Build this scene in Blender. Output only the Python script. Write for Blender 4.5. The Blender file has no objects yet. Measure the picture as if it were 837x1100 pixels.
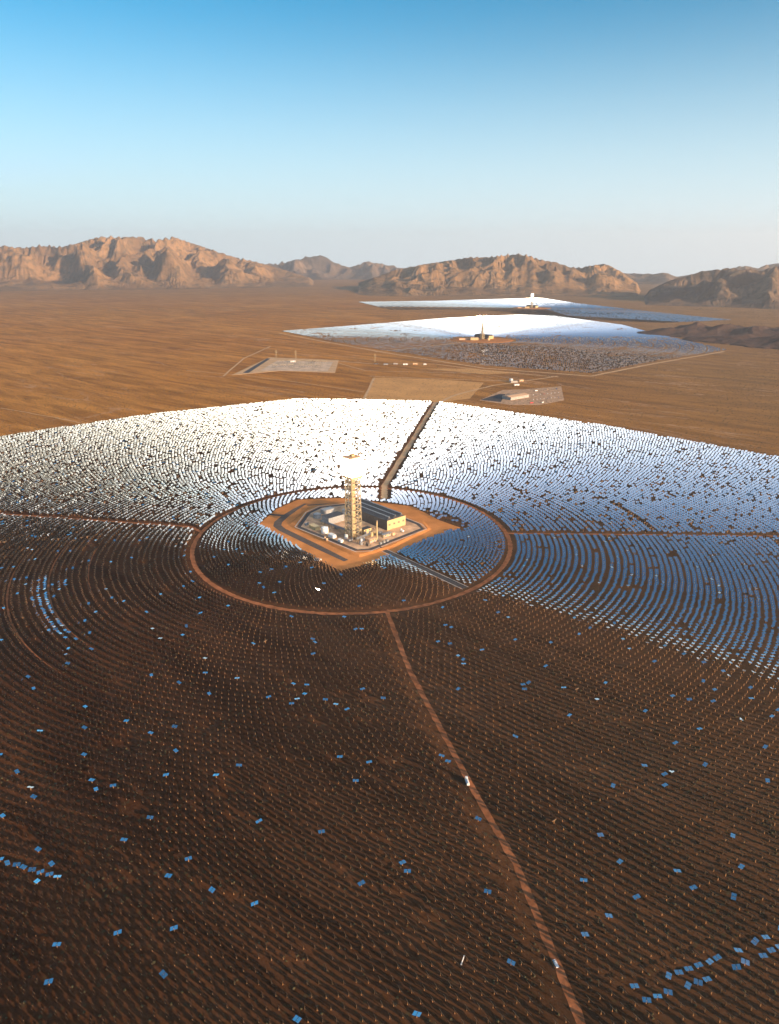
import bpy, bmesh, math, random
import numpy as np
from mathutils import Vector, Matrix
random.seed(7); rng = np.random.default_rng(11)
SC = bpy.context.scene
COL = SC.collection
R = math.radians

# ------------------------------------------------------------------ camera
PITCH = R(19.56); CAMH = 431.0
cd = bpy.data.cameras.new('camera'); cam = bpy.data.objects.new('camera', cd); COL.objects.link(cam)
cam.location = (0, 0, CAMH); cam.rotation_euler = (R(90) - PITCH, 0, 0)
cd.sensor_fit = 'VERTICAL'; cd.sensor_height = 36; cd.lens = 760 / 1100 * 36
cd.clip_start = 1; cd.clip_end = 200000
SC.camera = cam
# ------------------------------------------------------------------ light
SUN_EL = R(11.4); SUN = np.array([0.804, -0.594, 0.0]); SUN /= np.linalg.norm(SUN)
SUN = np.array([SUN[0] * math.cos(SUN_EL), SUN[1] * math.cos(SUN_EL), math.sin(SUN_EL)])
w = bpy.data.worlds.new('World'); SC.world = w; w.use_nodes = True
nt = w.node_tree; bg = nt.nodes['Background']
sky = nt.nodes.new('ShaderNodeTexSky'); sky.sky_type = 'NISHITA'; sky.sun_disc = False
sky.sun_elevation = SUN_EL; sky.sun_rotation = math.atan2(SUN[0], SUN[1])
sky.altitude = 900; sky.air_density = 1.0; sky.dust_density = 1.5; sky.ozone_density = 2.5
tcw = nt.nodes.new('ShaderNodeTexCoord'); sepw = nt.nodes.new('ShaderNodeSeparateXYZ'); comw = nt.nodes.new('ShaderNodeCombineXYZ'); mxw = nt.nodes.new('ShaderNodeMath')
mxw.operation = 'MAXIMUM'; mxw.inputs[1].default_value = .012; nt.links.new(tcw.outputs['Generated'], sepw.inputs[0])
nt.links.new(sepw.outputs[0], comw.inputs[0]); nt.links.new(sepw.outputs[1], comw.inputs[1]); nt.links.new(sepw.outputs[2], mxw.inputs[0]); nt.links.new(mxw.outputs[0], comw.inputs[2])
nt.links.new(comw.outputs[0], sky.inputs[0])
tint = nt.nodes.new('ShaderNodeMix'); tint.data_type = 'RGBA'; tint.blend_type = 'MULTIPLY'; tint.inputs[0].default_value = 1
tint.inputs[7].default_value = (.17, .88, .99, 1); nt.links.new(sky.outputs[0], tint.inputs[6])
lowsky = nt.nodes.new('ShaderNodeMapRange'); lowsky.interpolation_type = 'SMOOTHSTEP'; nt.links.new(sepw.outputs[2], lowsky.inputs[0])
for i_, v_ in ((1, -.02), (2, .31), (3, .95), (4, 0)): lowsky.inputs[i_].default_value = v_
dusty = nt.nodes.new('ShaderNodeMix'); dusty.data_type = 'RGBA'; dusty.blend_type = 'LIGHTEN'; dusty.inputs[7].default_value = (4.5, 5.15, 5.5, 1)
nt.links.new(lowsky.outputs[0], dusty.inputs[0]); nt.links.new(tint.outputs[2], dusty.inputs[6])
sdot = nt.nodes.new('ShaderNodeVectorMath'); sdot.operation = 'DOT_PRODUCT'; sdot.inputs[1].default_value = tuple(SUN); nt.links.new(tcw.outputs['Generated'], sdot.inputs[0])
m0 = nt.nodes.new('ShaderNodeMath'); m0.operation = 'MAXIMUM'; m0.inputs[1].default_value = 0; nt.links.new(sdot.outputs['Value'], m0.inputs[0])
tf = nt.nodes.new('ShaderNodeMath'); tf.operation = 'MULTIPLY_ADD'; tf.use_clamp = True; tf.inputs[1].default_value = -1.15; tf.inputs[2].default_value = 1; nt.links.new(m0.outputs[0], tf.inputs[0]); nt.links.new(tf.outputs[0], tint.inputs[0])
m1 = nt.nodes.new('ShaderNodeMath'); m1.operation = 'POWER'; m1.inputs[1].default_value = 7; nt.links.new(m0.outputs[0], m1.inputs[0])
glow = nt.nodes.new('ShaderNodeVectorMath'); glow.operation = 'SCALE'; glow.inputs[0].default_value = (4.0, 4.15, 4.3); nt.links.new(m1.outputs[0], glow.inputs['Scale'])
adds = nt.nodes.new('ShaderNodeVectorMath'); adds.operation = 'ADD'; nt.links.new(dusty.outputs[2], adds.inputs[0]); nt.links.new(glow.outputs[0], adds.inputs[1])
nt.links.new(adds.outputs[0], bg.inputs[0]); bg.inputs[1].default_value = 0.088
sl = bpy.data.lights.new('sun', 'SUN'); so = bpy.data.objects.new('sun', sl); COL.objects.link(so)
sl.energy = 5.0; sl.angle = R(0.5); sl.color = (1.0, 0.69, 0.42)
so.rotation_euler = Vector(SUN).to_track_quat('Z', 'Y').to_euler()
SC.view_settings.view_transform = 'Standard'; SC.view_settings.look = 'None'
SC.view_settings.gamma = 1; SC.view_settings.exposure = 1.2; SC.view_settings.use_curve_mapping = False

# ------------------------------------------------------------------ helpers
def G(px, py, z=0.0):
    """world point at height z seen at a position of the 837x1100 survey picture"""
    X = (px - 418.5) / 760; Y = (550 - py) / 760
    dy = math.cos(PITCH) + Y * math.sin(PITCH); dz = -math.sin(PITCH) + Y * math.cos(PITCH)
    t = (z - CAMH) / dz
    return (X * t, dy * t)

def mat(name, color, rough=0.8, metal=0.0, var=0.0, vscale=0.1, color2=None, bump=0.0, bscale=1.0, spec=0.3, emit=None, estr=0):
    m = bpy.data.materials.new(name); m.use_nodes = True
    n = m.node_tree.nodes; l = m.node_tree.links; b = n['Principled BSDF']
    b.inputs['Roughness'].default_value = rough; b.inputs['Metallic'].default_value = metal
    b.inputs['Specular IOR Level'].default_value = spec
    b.inputs['Base Color'].default_value = (*color, 1)
    if var or color2 or bump:
        tc = n.new('ShaderNodeTexCoord')
        no = n.new('ShaderNodeTexNoise'); no.inputs['Scale'].default_value = vscale; no.inputs['Detail'].default_value = 6
        l.new(tc.outputs['Object'], no.inputs['Vector'])
        cr = n.new('ShaderNodeValToRGB'); cr.color_ramp.elements[0].position = 0.35; cr.color_ramp.elements[1].position = 0.65
        c2 = color2 or tuple(min(1, c * (1 + var)) for c in color)
        cr.color_ramp.elements[0].color = (*(color if color2 else tuple(c * (1 - var) for c in color)), 1)
        cr.color_ramp.elements[1].color = (*c2, 1)
        l.new(no.outputs['Fac'], cr.inputs[0]); l.new(cr.outputs[0], b.inputs['Base Color'])
        if bump:
            n2 = n.new('ShaderNodeTexNoise'); n2.inputs['Scale'].default_value = bscale; n2.inputs['Detail'].default_value = 8
            l.new(tc.outputs['Object'], n2.inputs['Vector'])
            bp = n.new('ShaderNodeBump'); bp.inputs['Strength'].default_value = 1; bp.inputs['Distance'].default_value = bump
            l.new(n2.outputs['Fac'], bp.inputs['Height']); l.new(bp.outputs[0], b.inputs['Normal'])
    if emit:
        b.inputs['Emission Color'].default_value = (*emit, 1); b.inputs['Emission Strength'].default_value = estr
    return m

def tag(o, label=None, cat=None, group=None, kind=None):
    if label: o['label'] = label
    if cat: o['category'] = cat
    if group: o['group'] = group
    if kind: o['kind'] = kind
    return o

def link(name, me, parent=None, loc=None):
    o = bpy.data.objects.new(name, me); COL.objects.link(o)
    if parent: o.parent = parent
    if loc is not None: o.location = loc
    return o

def empty(name, loc, rz=0):
    o = link(name, None, None, loc); o.rotation_euler = (0, 0, rz); o.empty_display_size = 2
    return o

def mesh_np(name, V, F, mats, mi=None, smooth=False):
    """V (n,3), F (m,4) quads"""
    me = bpy.data.meshes.new(name)
    V = np.asarray(V, np.float32); F = np.asarray(F, np.int32); k = F.shape[1]
    me.vertices.add(len(V)); me.vertices.foreach_set('co', V.ravel())
    me.loops.add(F.size); me.loops.foreach_set('vertex_index', F.ravel())
    me.polygons.add(len(F)); me.polygons.foreach_set('loop_start', np.arange(0, F.size, k, dtype=np.int32))
    me.polygons.foreach_set('loop_total', np.full(len(F), k, np.int32))
    if not isinstance(mats, (list, tuple)): mats = [mats]
    for m in mats: me.materials.append(m)
    if mi is not None: me.polygons.foreach_set('material_index', np.asarray(mi, np.int32))
    me.polygons.foreach_set('use_smooth', np.full(len(F), smooth))
    me.update(calc_edges=True); me.validate()
    return me

class MB:
    def __init__(s): s.v = []; s.f = []
    def box(s, x0, x1, y0, y1, z0, z1, taper=0):
        b = len(s.v); t = taper
        s.v += [(x0, y0, z0), (x1, y0, z0), (x1, y1, z0), (x0, y1, z0), (x0 + t, y0 + t, z1), (x1 - t, y0 + t, z1), (x1 - t, y1 - t, z1), (x0 + t, y1 - t, z1)]
        s.f += [tuple(b + i for i in q) for q in ((3, 2, 1, 0), (4, 5, 6, 7), (0, 1, 5, 4), (1, 2, 6, 5), (2, 3, 7, 6), (3, 0, 4, 7))]; return s
    def bar(s, a, c, r, n=4):
        a = Vector(a); c = Vector(c); d = (c - a).normalized()
        u = d.cross(Vector((0, 0, 1)));
        if u.length < 1e-3: u = Vector((1, 0, 0))
        u.normalize(); v = d.cross(u); b = len(s.v)
        for p in (a, c):
            for i in range(n):
                an = 2 * math.pi * (i + .5) / n; s.v.append(tuple(p + u * (r * math.cos(an)) + v * (r * math.sin(an))))
        for i in range(n): s.f.append((b + i, b + (i + 1) % n, b + n + (i + 1) % n, b + n + i))
        s.f.append(tuple(b + i for i in range(n))[::-1]); s.f.append(tuple(b + n + i for i in range(n))); return s
    def lathe(s, prof, n=16, cx=0, cy=0):
        b = len(s.v)
        for r, z in prof:
            for i in range(n):
                an = 2 * math.pi * (i + .5) / n; s.v.append((cx + r * math.cos(an), cy + r * math.sin(an), z))
        for k in range(len(prof) - 1):
            for i in range(n):
                j = (i + 1) % n; s.f.append((b + k * n + i, b + k * n + j, b + (k + 1) * n + j, b + (k + 1) * n + i))
        s.f.append(tuple(b + i for i in range(n))[::-1]); e = b + (len(prof) - 1) * n
        s.f.append(tuple(e + i for i in range(n))); return s
    def poly(s, pts, z0, z1, grow=0.0):
        """prism; top polygon inset by grow"""
        P = [Vector((x, y)) for x, y in pts]
        if sum(P[i].x * P[(i + 1) % len(P)].y - P[(i + 1) % len(P)].x * P[i].y for i in range(len(P))) < 0: P.reverse()
        n = len(P); b = len(s.v); T = []
        for i in range(n):
            if not grow: T.append(P[i]); continue
            d1 = (P[i] - P[i - 1]).normalized(); d2 = (P[(i + 1) % n] - P[i]).normalized()
            n1 = Vector((-d1.y, d1.x)); n2 = Vector((-d2.y, d2.x)); m = n1 + n2; m /= max(.3, m.length_squared / 2) ; T.append(P[i] + m * grow)
        s.v += [(p.x, p.y, z0) for p in P] + [(p.x, p.y, z1) for p in T]
        for i in range(n):
            j = (i + 1) % n; s.f.append((b + i, b + j, b + n + j, b + n + i))
        s.f.append(tuple(range(b + n, b + 2 * n))); return s
    def strip(s, pts, wd, z):
        P = [Vector((x, y)) for x, y in pts]; b = len(s.v); n = len(P)
        for i, p in enumerate(P):
            d = (P[min(i + 1, n - 1)] - P[max(i - 1, 0)]).normalized(); q = Vector((-d.y, d.x)) * (wd[i] if isinstance(wd, list) else wd) / 2
            s.v += [(p.x + q.x, p.y + q.y, z), (p.x - q.x, p.y - q.y, z)]
        for i in range(n - 1): s.f.append((b + 2 * i + 1, b + 2 * i + 3, b + 2 * i + 2, b + 2 * i)[::-1][::-1])
        return s
    def build(s, name, m, parent=None, loc=None, smooth=False):
        me = bpy.data.meshes.new(name); me.from_pydata(s.v, [], s.f); me.materials.append(m); me.update()
        if smooth:
            for p in me.polygons: p.use_smooth = True
        return link(name, me, parent, loc)

def copy_tree(o, parent=None):
    c = o.copy(); COL.objects.link(c)
    if parent: c.parent = parent
    for ch in list(o.children): copy_tree(ch, c)
    return c

# gradient noise (numpy)
_perm = rng.permutation(4096); _ang = rng.random(4096) * 2 * np.pi; _gx = np.cos(_ang); _gy = np.sin(_ang)
def perlin(x, y):
    xi = np.floor(x).astype(int); yi = np.floor(y).astype(int); xf = x - xi; yf = y - yi
    def g(ix, iy, fx, fy):
        h = _perm[(_perm[ix & 4095] + iy) & 4095]; return _gx[h] * fx + _gy[h] * fy
    u = xf ** 3 * (xf * (xf * 6 - 15) + 10); v = yf ** 3 * (yf * (yf * 6 - 15) + 10)
    a = g(xi, yi, xf, yf); b = g(xi + 1, yi, xf - 1, yf); c = g(xi, yi + 1, xf, yf - 1); d = g(xi + 1, yi + 1, xf - 1, yf - 1)
    return (a * (1 - u) + b * u) * (1 - v) + (c * (1 - u) + d * u) * v * 1.0
def fbm(x, y, o=5, g=.5):
    s = 0; a = 1
    for i in range(o): s = s + a * perlin(x * 2 ** i + 17.3 * i, y * 2 ** i - 9.1 * i); a *= g
    return s
def ridged(x, y, o=6, g=.5, sharp=2.0):
    s = 0; a = 1; wgt = 1; tot = 0
    for i in range(o):
        n = 1 - np.abs(perlin(x * 2.03 ** i + 31.7 * i, y * 2.03 ** i + 11.9 * i)) * 1.6
        n = np.clip(n, 0, 1) ** sharp * wgt; s = s + a * n; tot += a; wgt = np.clip(n * 1.8, 0, 1); a *= g
    return s / tot

# ------------------------------------------------------------------ materials
def ground_material(name='desert_ground', k=1.0, tn=(1, 1, 1), wash_=.8):
    m = bpy.data.materials.new(name); m.use_nodes = True
    n = m.node_tree.nodes; l = m.node_tree.links; b = n['Principled BSDF']; b.inputs['Roughness'].default_value = 1; b.inputs['Specular IOR Level'].default_value = 0.05
    tc = n.new('ShaderNodeTexCoord')
    def noise(sc, sx=1, sy=1, rot=0, det=6, ro=.55, dist=0):
        mr_ = n.new('ShaderNodeMapping'); mr_.inputs['Rotation'].default_value = (0, 0, rot); l.new(tc.outputs['Object'], mr_.inputs[0])
        mp = n.new('ShaderNodeMapping'); mp.inputs['Scale'].default_value = (sc * sx, sc * sy, sc); l.new(mr_.outputs[0], mp.inputs[0])
        t = n.new('ShaderNodeTexNoise'); t.inputs['Scale'].default_value = 1; t.inputs['Detail'].default_value = det
        t.inputs['Roughness'].default_value = ro; t.inputs['Distortion'].default_value = dist; l.new(mp.outputs[0], t.inputs[0]); return t.outputs['Fac']
    def ramp(s, p0, c0, p1, c1):
        r = n.new('ShaderNodeValToRGB'); e = r.color_ramp.elements; e[0].position = p0; e[1].position = p1; e[0].color = (*c0, 1); e[1].color = (*c1, 1); l.new(s, r.inputs[0]); return r.outputs[0]
    def mix(f, a, c, mode='MIX', fac=None):
        x = n.new('ShaderNodeMix'); x.data_type = 'RGBA'; x.blend_type = mode
        if f is not None: l.new(f, x.inputs[0])
        else: x.inputs[0].default_value = fac
        l.new(a, x.inputs[6]); l.new(c, x.inputs[7]); return x.outputs[2]
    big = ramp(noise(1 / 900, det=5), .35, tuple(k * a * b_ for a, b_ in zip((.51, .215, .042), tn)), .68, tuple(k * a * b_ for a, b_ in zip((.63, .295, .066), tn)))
    wash = ramp(noise(1 / 60, sx=.16, sy=1.1, rot=R(40), det=7, ro=.62, dist=.6), .36, (.55, .5, .47), .62, (1.12, 1.1, 1.08))
    c = mix(None, big, wash, 'MULTIPLY', 1.0)
    fine = ramp(noise(1 / 5.0, det=5, ro=.7), .35, (.6, .56, .52), .6, (1.1, 1.1, 1.1))
    c = mix(None, c, fine, 'MULTIPLY', .9)
    # creosote scrub as dark dots
    v = n.new('ShaderNodeTexVoronoi'); v.inputs['Scale'].default_value = 1 / 6.5; l.new(tc.outputs['Object'], v.inputs['Vector'])
    vs = ramp(v.outputs['Distance'], .17, (1, 1, 1), .27, (0, 0, 0))
    den = ramp(noise(1 / 160, det=4), .35, (0, 0, 0), .6, (.8, .8, .8))
    sp = n.new('ShaderNodeSeparateXYZ'); l.new(tc.outputs['Object'], sp.inputs[0])
    def mr(s_, a, b_, c0, c1):
        q = n.new('ShaderNodeMapRange'); l.new(s_, q.inputs[0])
        for i_, v_ in zip((1, 2, 3, 4), (a, b_, c0, c1)): q.inputs[i_].default_value = v_
        return q.outputs[0]
    fac = mix(None, vs, den, 'MULTIPLY', 1.0)
    scrub = n.new('ShaderNodeRGB'); scrub.outputs[0].default_value = (.17, .115, .06, 1)
    c = mix(mr(sp.outputs[0], -300, 1300, 0, .62), c, scrub.outputs[0]); c = mix(mr(sp.outputs[1], 5500, 11000, 0, .55), c, scrub.outputs[0])  # left-right mix paints a lighting difference; the distance mix is real scrub cover
    shr = n.new('ShaderNodeRGB'); shr.outputs[0].default_value = (.07, .06, .03, 1)
    c = mix(fac, c, shr.outputs[0])
    # pale stream beds
    wv = ramp(noise(1 / 420, sx=.25, sy=1.4, rot=R(36), det=8, ro=.6, dist=1.2), .492, (0, 0, 0), .5, (1, 1, 1))
    wv2 = ramp(noise(1 / 420, sx=.25, sy=1.4, rot=R(36), det=8, ro=.6, dist=1.2), .5, (1, 1, 1), .508, (0, 0, 0))
    st = mix(None, wv, wv2, 'MULTIPLY', 1.0)
    gate = ramp(noise(1 / 500, det=3), .44, (0, 0, 0), .56, (wash_,) * 3); st = mix(None, st, gate, 'MULTIPLY', 1.0)
    pale = n.new('ShaderNodeRGB'); pale.outputs[0].default_value = (.55, .33, .19, 1)
    c = mix(st, c, pale.outputs[0]); l.new(c, b.inputs['Base Color'])
    bp = n.new('ShaderNodeBump'); bp.inputs['Distance'].default_value = 1.2; bp.inputs['Strength'].default_value = .9
    l.new(noise(1 / 20, sx=.6, sy=1.1, rot=R(40), det=9, ro=.65), bp.inputs['Height'])
    bp2 = n.new('ShaderNodeBump'); bp2.inputs['Distance'].default_value = 5; bp2.inputs['Strength'].default_value = .8
    l.new(noise(1 / 120, sx=.25, sy=1.0, rot=R(42), det=5), bp2.inputs['Height']); l.new(bp2.outputs[0], bp.inputs['Normal'])
    l.new(bp.outputs[0], b.inputs['Normal']); return m

M = {}
M['ground'] = ground_material()
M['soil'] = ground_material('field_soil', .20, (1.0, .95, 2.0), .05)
M['track'] = mat('dirt_track', (.34, .13, .055), 1, var=.28, vscale=.09, bump=.4, bscale=.3, spec=.05)
M['trackpale'] = mat('pale_dirt', (.62, .40, .22), 1, var=.12, vscale=.03, bump=.9, bscale=.3, spec=.05)
M['apron'] = mat('graded_earth', (.48, .195, .062), 1, var=.14, vscale=.04, bump=.5, bscale=.15, spec=.05)
M['gravel'] = mat('plant_gravel', (.52, .33, .20), 1, var=.25, vscale=.07, bump=.9, bscale=.5, spec=.1)
M['asphalt'] = mat('asphalt', (.06, .055, .055), .9, var=.15, vscale=.2)
M['kerb'] = mat('pale_concrete', (.50, .45, .40), .85, var=.1, vscale=.2)
M['conc'] = mat('concrete', (.36, .33, .30), .85, var=.12, vscale=.3)
M['dark'] = mat('dark_cladding', (.09, .075, .065), .6, var=.15, vscale=.2)
M['roofdark'] = mat('dark_roof', (.055, .055, .06), .7, var=.2, vscale=.3)
M['yellow'] = mat('tan_cladding', (.50, .38, .20), .6, var=.08, vscale=.3)
M['steel'] = mat('tower_steel', (.42, .34, .21), .55, metal=.2, var=.2, vscale=.2)
M['steeldark'] = mat('dark_steel', (.16, .13, .10), .6, var=.2, vscale=.4)
M['white'] = mat('white_paint', (.78, .77, .74), .5, var=.06, vscale=.5)
M['grey'] = mat('grey_metal', (.30, .31, .32), .45, metal=.3, var=.15, vscale=.4)
M['red'] = mat('red_paint', (.5, .04, .03), .4)
M['bluep'] = mat('blue_paint', (.05, .10, .22), .4)
M['glass'] = mat('dark_glass', (.02, .025, .03), .08, spec=.6)
M['rubber'] = mat('rubber', (.02, .02, .02), .9)
M['tanroof'] = mat('tan_roof', (.66, .42, .24), .6, var=.06, vscale=.1)
M['rock'] = None
M['sunglow'] = mat('sun_glow_boiler', (.9, .88, .85), .5, emit=(1, .95, .86), estr=45)  # emission stands in for concentrated sunlight reflected by the receiver
M['sunglow_far'] = mat('far_sun_glow_boiler', (.85, .83, .8), .5, emit=(1, .95, .88), estr=1.0)  # weaker emission for the distant receivers, also in place of reflected sunlight
M['mirror'] = mat('mirror_glass', (.90, .92, .93), .035, metal=1.0)
M['back'] = mat('mirror_back', (.050, .046, .043), .7, spec=.15)
M['post'] = mat('sunlit_orange_post', (.40, .21, .09), .8)  # orange of the sunlit dashes between rows put into the post colour
M['shrub'] = mat('creosote', (.075, .065, .035), 1, var=.3, vscale=.5, spec=.05)

def rock_material(name, c1, c2, cv):
    m = bpy.data.materials.new(name); m.use_nodes = True
    n = m.node_tree.nodes; l = m.node_tree.links; b = n['Principled BSDF']; b.inputs['Roughness'].default_value = 1; b.inputs['Specular IOR Level'].default_value = .05
    tc = n.new('ShaderNodeTexCoord')
    def nz(s, d=8, r=.6):
        t = n.new('ShaderNodeTexNoise'); t.inputs['Scale'].default_value = s; t.inputs['Detail'].default_value = d; t.inputs['Roughness'].default_value = r; l.new(tc.outputs['Object'], t.inputs[0]); return t.outputs['Fac']
    r = n.new('ShaderNodeValToRGB'); e = r.color_ramp.elements; e[0].position = .38; e[1].position = .62; e[0].color = (*c1, 1); e[1].color = (*c2, 1); l.new(nz(1 / 700), r.inputs[0])
    r2 = n.new('ShaderNodeValToRGB'); e = r2.color_ramp.elements; e[0].position = .48; e[1].position = .6; e[0].color = (0, 0, 0, 1); e[1].color = (.75, .75, .75, 1); l.new(nz(1 / 90, 6, .7), r2.inputs[0])
    x = n.new('ShaderNodeMix'); x.data_type = 'RGBA'; l.new(r2.outputs[0], x.inputs[0]); l.new(r.outputs[0], x.inputs[6]); x.inputs[7].default_value = (*cv, 1); l.new(x.outputs[2], b.inputs['Base Color'])
    bp = n.new('ShaderNodeBump'); bp.inputs['Distance'].default_value = 30; bp.inputs['Strength'].default_value = .8; l.new(nz(1 / 160, 10, .62), bp.inputs['Height']); l.new(bp.outputs[0], b.inputs['Normal'])
    return m
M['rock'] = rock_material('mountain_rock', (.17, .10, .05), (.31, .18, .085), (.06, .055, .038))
M['rockeast'] = rock_material('shadowed_range_rock', (.08, .058, .042), (.20, .13, .08), (.045, .042, .035))  # darker copy of the mountain rock, shade of these ranges in its colour
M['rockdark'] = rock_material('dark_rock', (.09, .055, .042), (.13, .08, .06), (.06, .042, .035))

# ------------------------------------------------------------------ terrain
HILLS = [(1760, 4520, 170, 50), (1900, 4500, 210, 75), (2060, 4420, 260, 70), (2230, 4300, 260, 75), (2480, 4200, 330, 105), (2800, 4300, 450, 150), (1990, 4150, 230, 40), (2250, 3950, 300, 60), (2500, 3850, 300, 65)]
def terrain_z(x, y):
    r = np.hypot(x, y)
    return np.clip((r - 8500) / 9000, 0, 1) ** 1.5 * 40 - np.clip((r - 16500) / 1000, 0, 30) ** 1.35 * 42
xs = np.linspace(-26000, 26000, 261)
ys = np.linspace(-20000, 28000, 241)
Xg, Yg = np.meshgrid(xs, ys); Zg = terrain_z(Xg, Yg)
def gridfaces(ny, nx):
    i = np.arange(ny * nx).reshape(ny, nx); return np.stack([i[:-1, :-1], i[:-1, 1:], i[1:, 1:], i[1:, :-1]], -1).reshape(-1, 4)
me = mesh_np('desert_ground', np.stack([Xg, Yg, Zg], -1).reshape(-1, 3), gridfaces(*Xg.shape), M['ground'], smooth=True)
tag(link('ground', me), kind='structure')

def az_t(px, py):
    X = (px - 418.5) / 760; Y = (550 - py) / 760
    dy = math.cos(PITCH) + Y * math.sin(PITCH); dz = -math.sin(PITCH) + Y * math.cos(PITCH)
    return math.atan2(X, dy), dz / math.hypot(X, dy)

def erode(z, dx, dy, outer=16, K=.30):
    A = np.ones_like(z); z = z + rng.normal(0, 1.5, z.shape)
    offs = [(a, b) for a in (-1, 0, 1) for b in (-1, 0, 1) if (a, b) != (0, 0)]
    dist = [np.sqrt((a * dy) ** 2 + (b * dx) ** 2) for a, b in offs]
    def sh(q, a, b): return q[1 + a:q.shape[0] - 1 + a, 1 + b:q.shape[1] - 1 + b]
    for it in range(outer):
        P = np.pad(z, 1, 'edge'); S = [np.maximum(0, (z - sh(P, a, b)) / d) for (a, b), d in zip(offs, dist)]
        W = [s_ ** 2 for s_ in S]; tot = sum(W) + 1e-9; W = [w_ / tot for w_ in W]
        for k in range(4):
            N = np.ones_like(A)
            for (a, b), w_ in zip(offs, W):
                f = np.pad(A * w_, 1); N += sh(f, -a, -b)
            A = N
        smax = np.maximum.reduce(S); z = z - np.minimum(K * np.sqrt(A) * smax, .45 * smax * min(dy, float(np.min(dx))))
        P = np.pad(z, 1, 'edge'); lap = (sh(P, 1, 0) + sh(P, -1, 0) + sh(P, 0, 1) + sh(P, 0, -1)) / 4 - z; z = z + .05 * lap
    return z
def mountains(name, sky_pts, r0, r1, m, ncol, nrow, wl=2400, front=.68, seed=0, gam=1.0, cut=0.0):
    at = [az_t(*q) for q in sky_pts]; A = np.array([a for a, t in at]); T = np.array([t for a, t in at])
    az = np.linspace(A[0], A[-1], ncol); t = np.interp(az, A, T)
    t = t + np.interp(az, A, np.ones(len(A))) * fbm(az * 260 + seed, az * 0 + seed, 4) * .0007
    q = np.linspace(0, 1, nrow); r = r0 + (r1 - r0) * q
    AZ, RR = np.meshgrid(az, r); Q = np.meshgrid(az, q)[1]
    x = RR * np.sin(AZ); y = RR * np.cos(AZ)
    env = np.where(Q < front, (Q / front), np.clip((1 - Q) / (1 - front), 0, 1))
    edge = np.clip(np.minimum((AZ - A[0]), (A[-1] - AZ)) / .02, 0, 1)
    wx = x / wl + seed * 3.1; wy = y / wl + seed * 1.7
    dx = fbm(wx * .7 + 5, wy * .7, 3) * .55; dy = fbm(wx * .7, wy * .7 + 9, 3) * .55
    nz = ridged(wx * 1.3 + dx, wy * 1.3 + dy, 7, .56, 1.7)
    env2 = np.clip(env + .22 * fbm(wx * .8 + 40, wy * .8, 3), 0, 1.2)
    nz2 = ridged(wx * 2.7 + dx * 1.5 + 8, wy * 2.7 + dy * 1.5, 5, .55, 1.4); spur = 1 - np.abs(perlin((AZ * RR.mean() + .35 * (RR - r0)) / (wl * .36) + fbm(wx * 1.1 + 3, wy * 1.1, 4) * .9 + seed * 7, y / (wl * 1.9) + fbm(wx + 20, wy, 3) * .5)) * 2.1; spur = np.clip(spur, 0, 1)
    h = (env2 ** 1.7) * (.16 + .62 * nz + .62 * spur * (.45 + nz) + .10 * nz2) * np.clip(env * 5, 0, 1)
    h = h * 700
    base = terrain_z(x, y); h = erode(h + base, RR * (az[1] - az[0]), r[1] - r[0]) - base
    for it in range(4):
        z = h + base; e = (z - CAMH) / RR; k = np.argmax(e, 0)
        need = CAMH + r[k] * t - base[k, np.arange(ncol)]; have = h[k, np.arange(ncol)]
        s = need / np.maximum(have, 20)
        kw = 24 if it < 2 else 11; hn = np.hanning(2 * kw + 3)[1:-1]; s = np.convolve(np.pad(s, kw, 'edge'), hn / hn.sum(), 'valid')
        h = h * np.clip(s, .02, 6)
    z = h + base - 6
    z = np.where(Q > .999, base - 30, z); z[0, :] = base[0] - 8
    me = mesh_np(name, np.stack([x, y, z], -1).reshape(-1, 3), gridfaces(nrow, ncol), m, smooth=True)
    o = link(name, me); tag(o, kind='structure'); return o

mountains('mountains', [(-140, 262), (-60, 268), (0, 263.6), (25, 266), (45, 263.5), (65, 265), (83, 261), (96, 257), (108, 254), (128, 254.5), (150, 254), (160, 257), (170, 257.5), (180, 255.5), (188, 254.5), (200, 259), (216, 264), (241, 272.5), (256, 277), (271, 280), (286, 284), (310, 291), (335, 299), (352, 305)], 11800, 16800, M['rock'], 760, 240, wl=2300, seed=1)
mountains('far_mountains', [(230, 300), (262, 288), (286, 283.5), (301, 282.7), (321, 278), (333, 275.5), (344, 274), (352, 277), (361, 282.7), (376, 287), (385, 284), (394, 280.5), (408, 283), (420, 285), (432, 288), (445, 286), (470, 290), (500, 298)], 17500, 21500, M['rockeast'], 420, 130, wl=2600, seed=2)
mountains('mountains', [(385, 303), (405, 297), (423, 290), (436, 288), (452, 284), (468, 281.6), (486, 279), (504, 276), (522, 276), (541, 274), (555, 272.5), (567, 274), (582, 279), (598, 281.5), (610, 286), (622, 287.5), (632, 285.5), (641, 284), (650, 283), (657, 286), (666, 290.5), (674, 296), (682, 302), (690, 309), (700, 314)], 9300, 12800, M['rock'], 640, 220, wl=1900, seed=3)
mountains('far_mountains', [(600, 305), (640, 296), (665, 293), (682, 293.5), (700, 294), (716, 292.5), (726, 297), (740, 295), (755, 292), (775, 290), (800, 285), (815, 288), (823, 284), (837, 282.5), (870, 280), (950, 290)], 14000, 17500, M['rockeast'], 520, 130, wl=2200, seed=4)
mountains('mountains', [(684, 318), (697, 312), (710, 305), (722, 300), (738, 296), (755, 290.5), (768, 289.5), (786, 287), (796, 289.5), (807, 288), (818, 291), (828, 287), (845, 284), (880, 279), (960, 285), (1040, 292)], 7600, 10800, M['rockeast'], 520, 200, wl=1700, seed=5)

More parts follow.
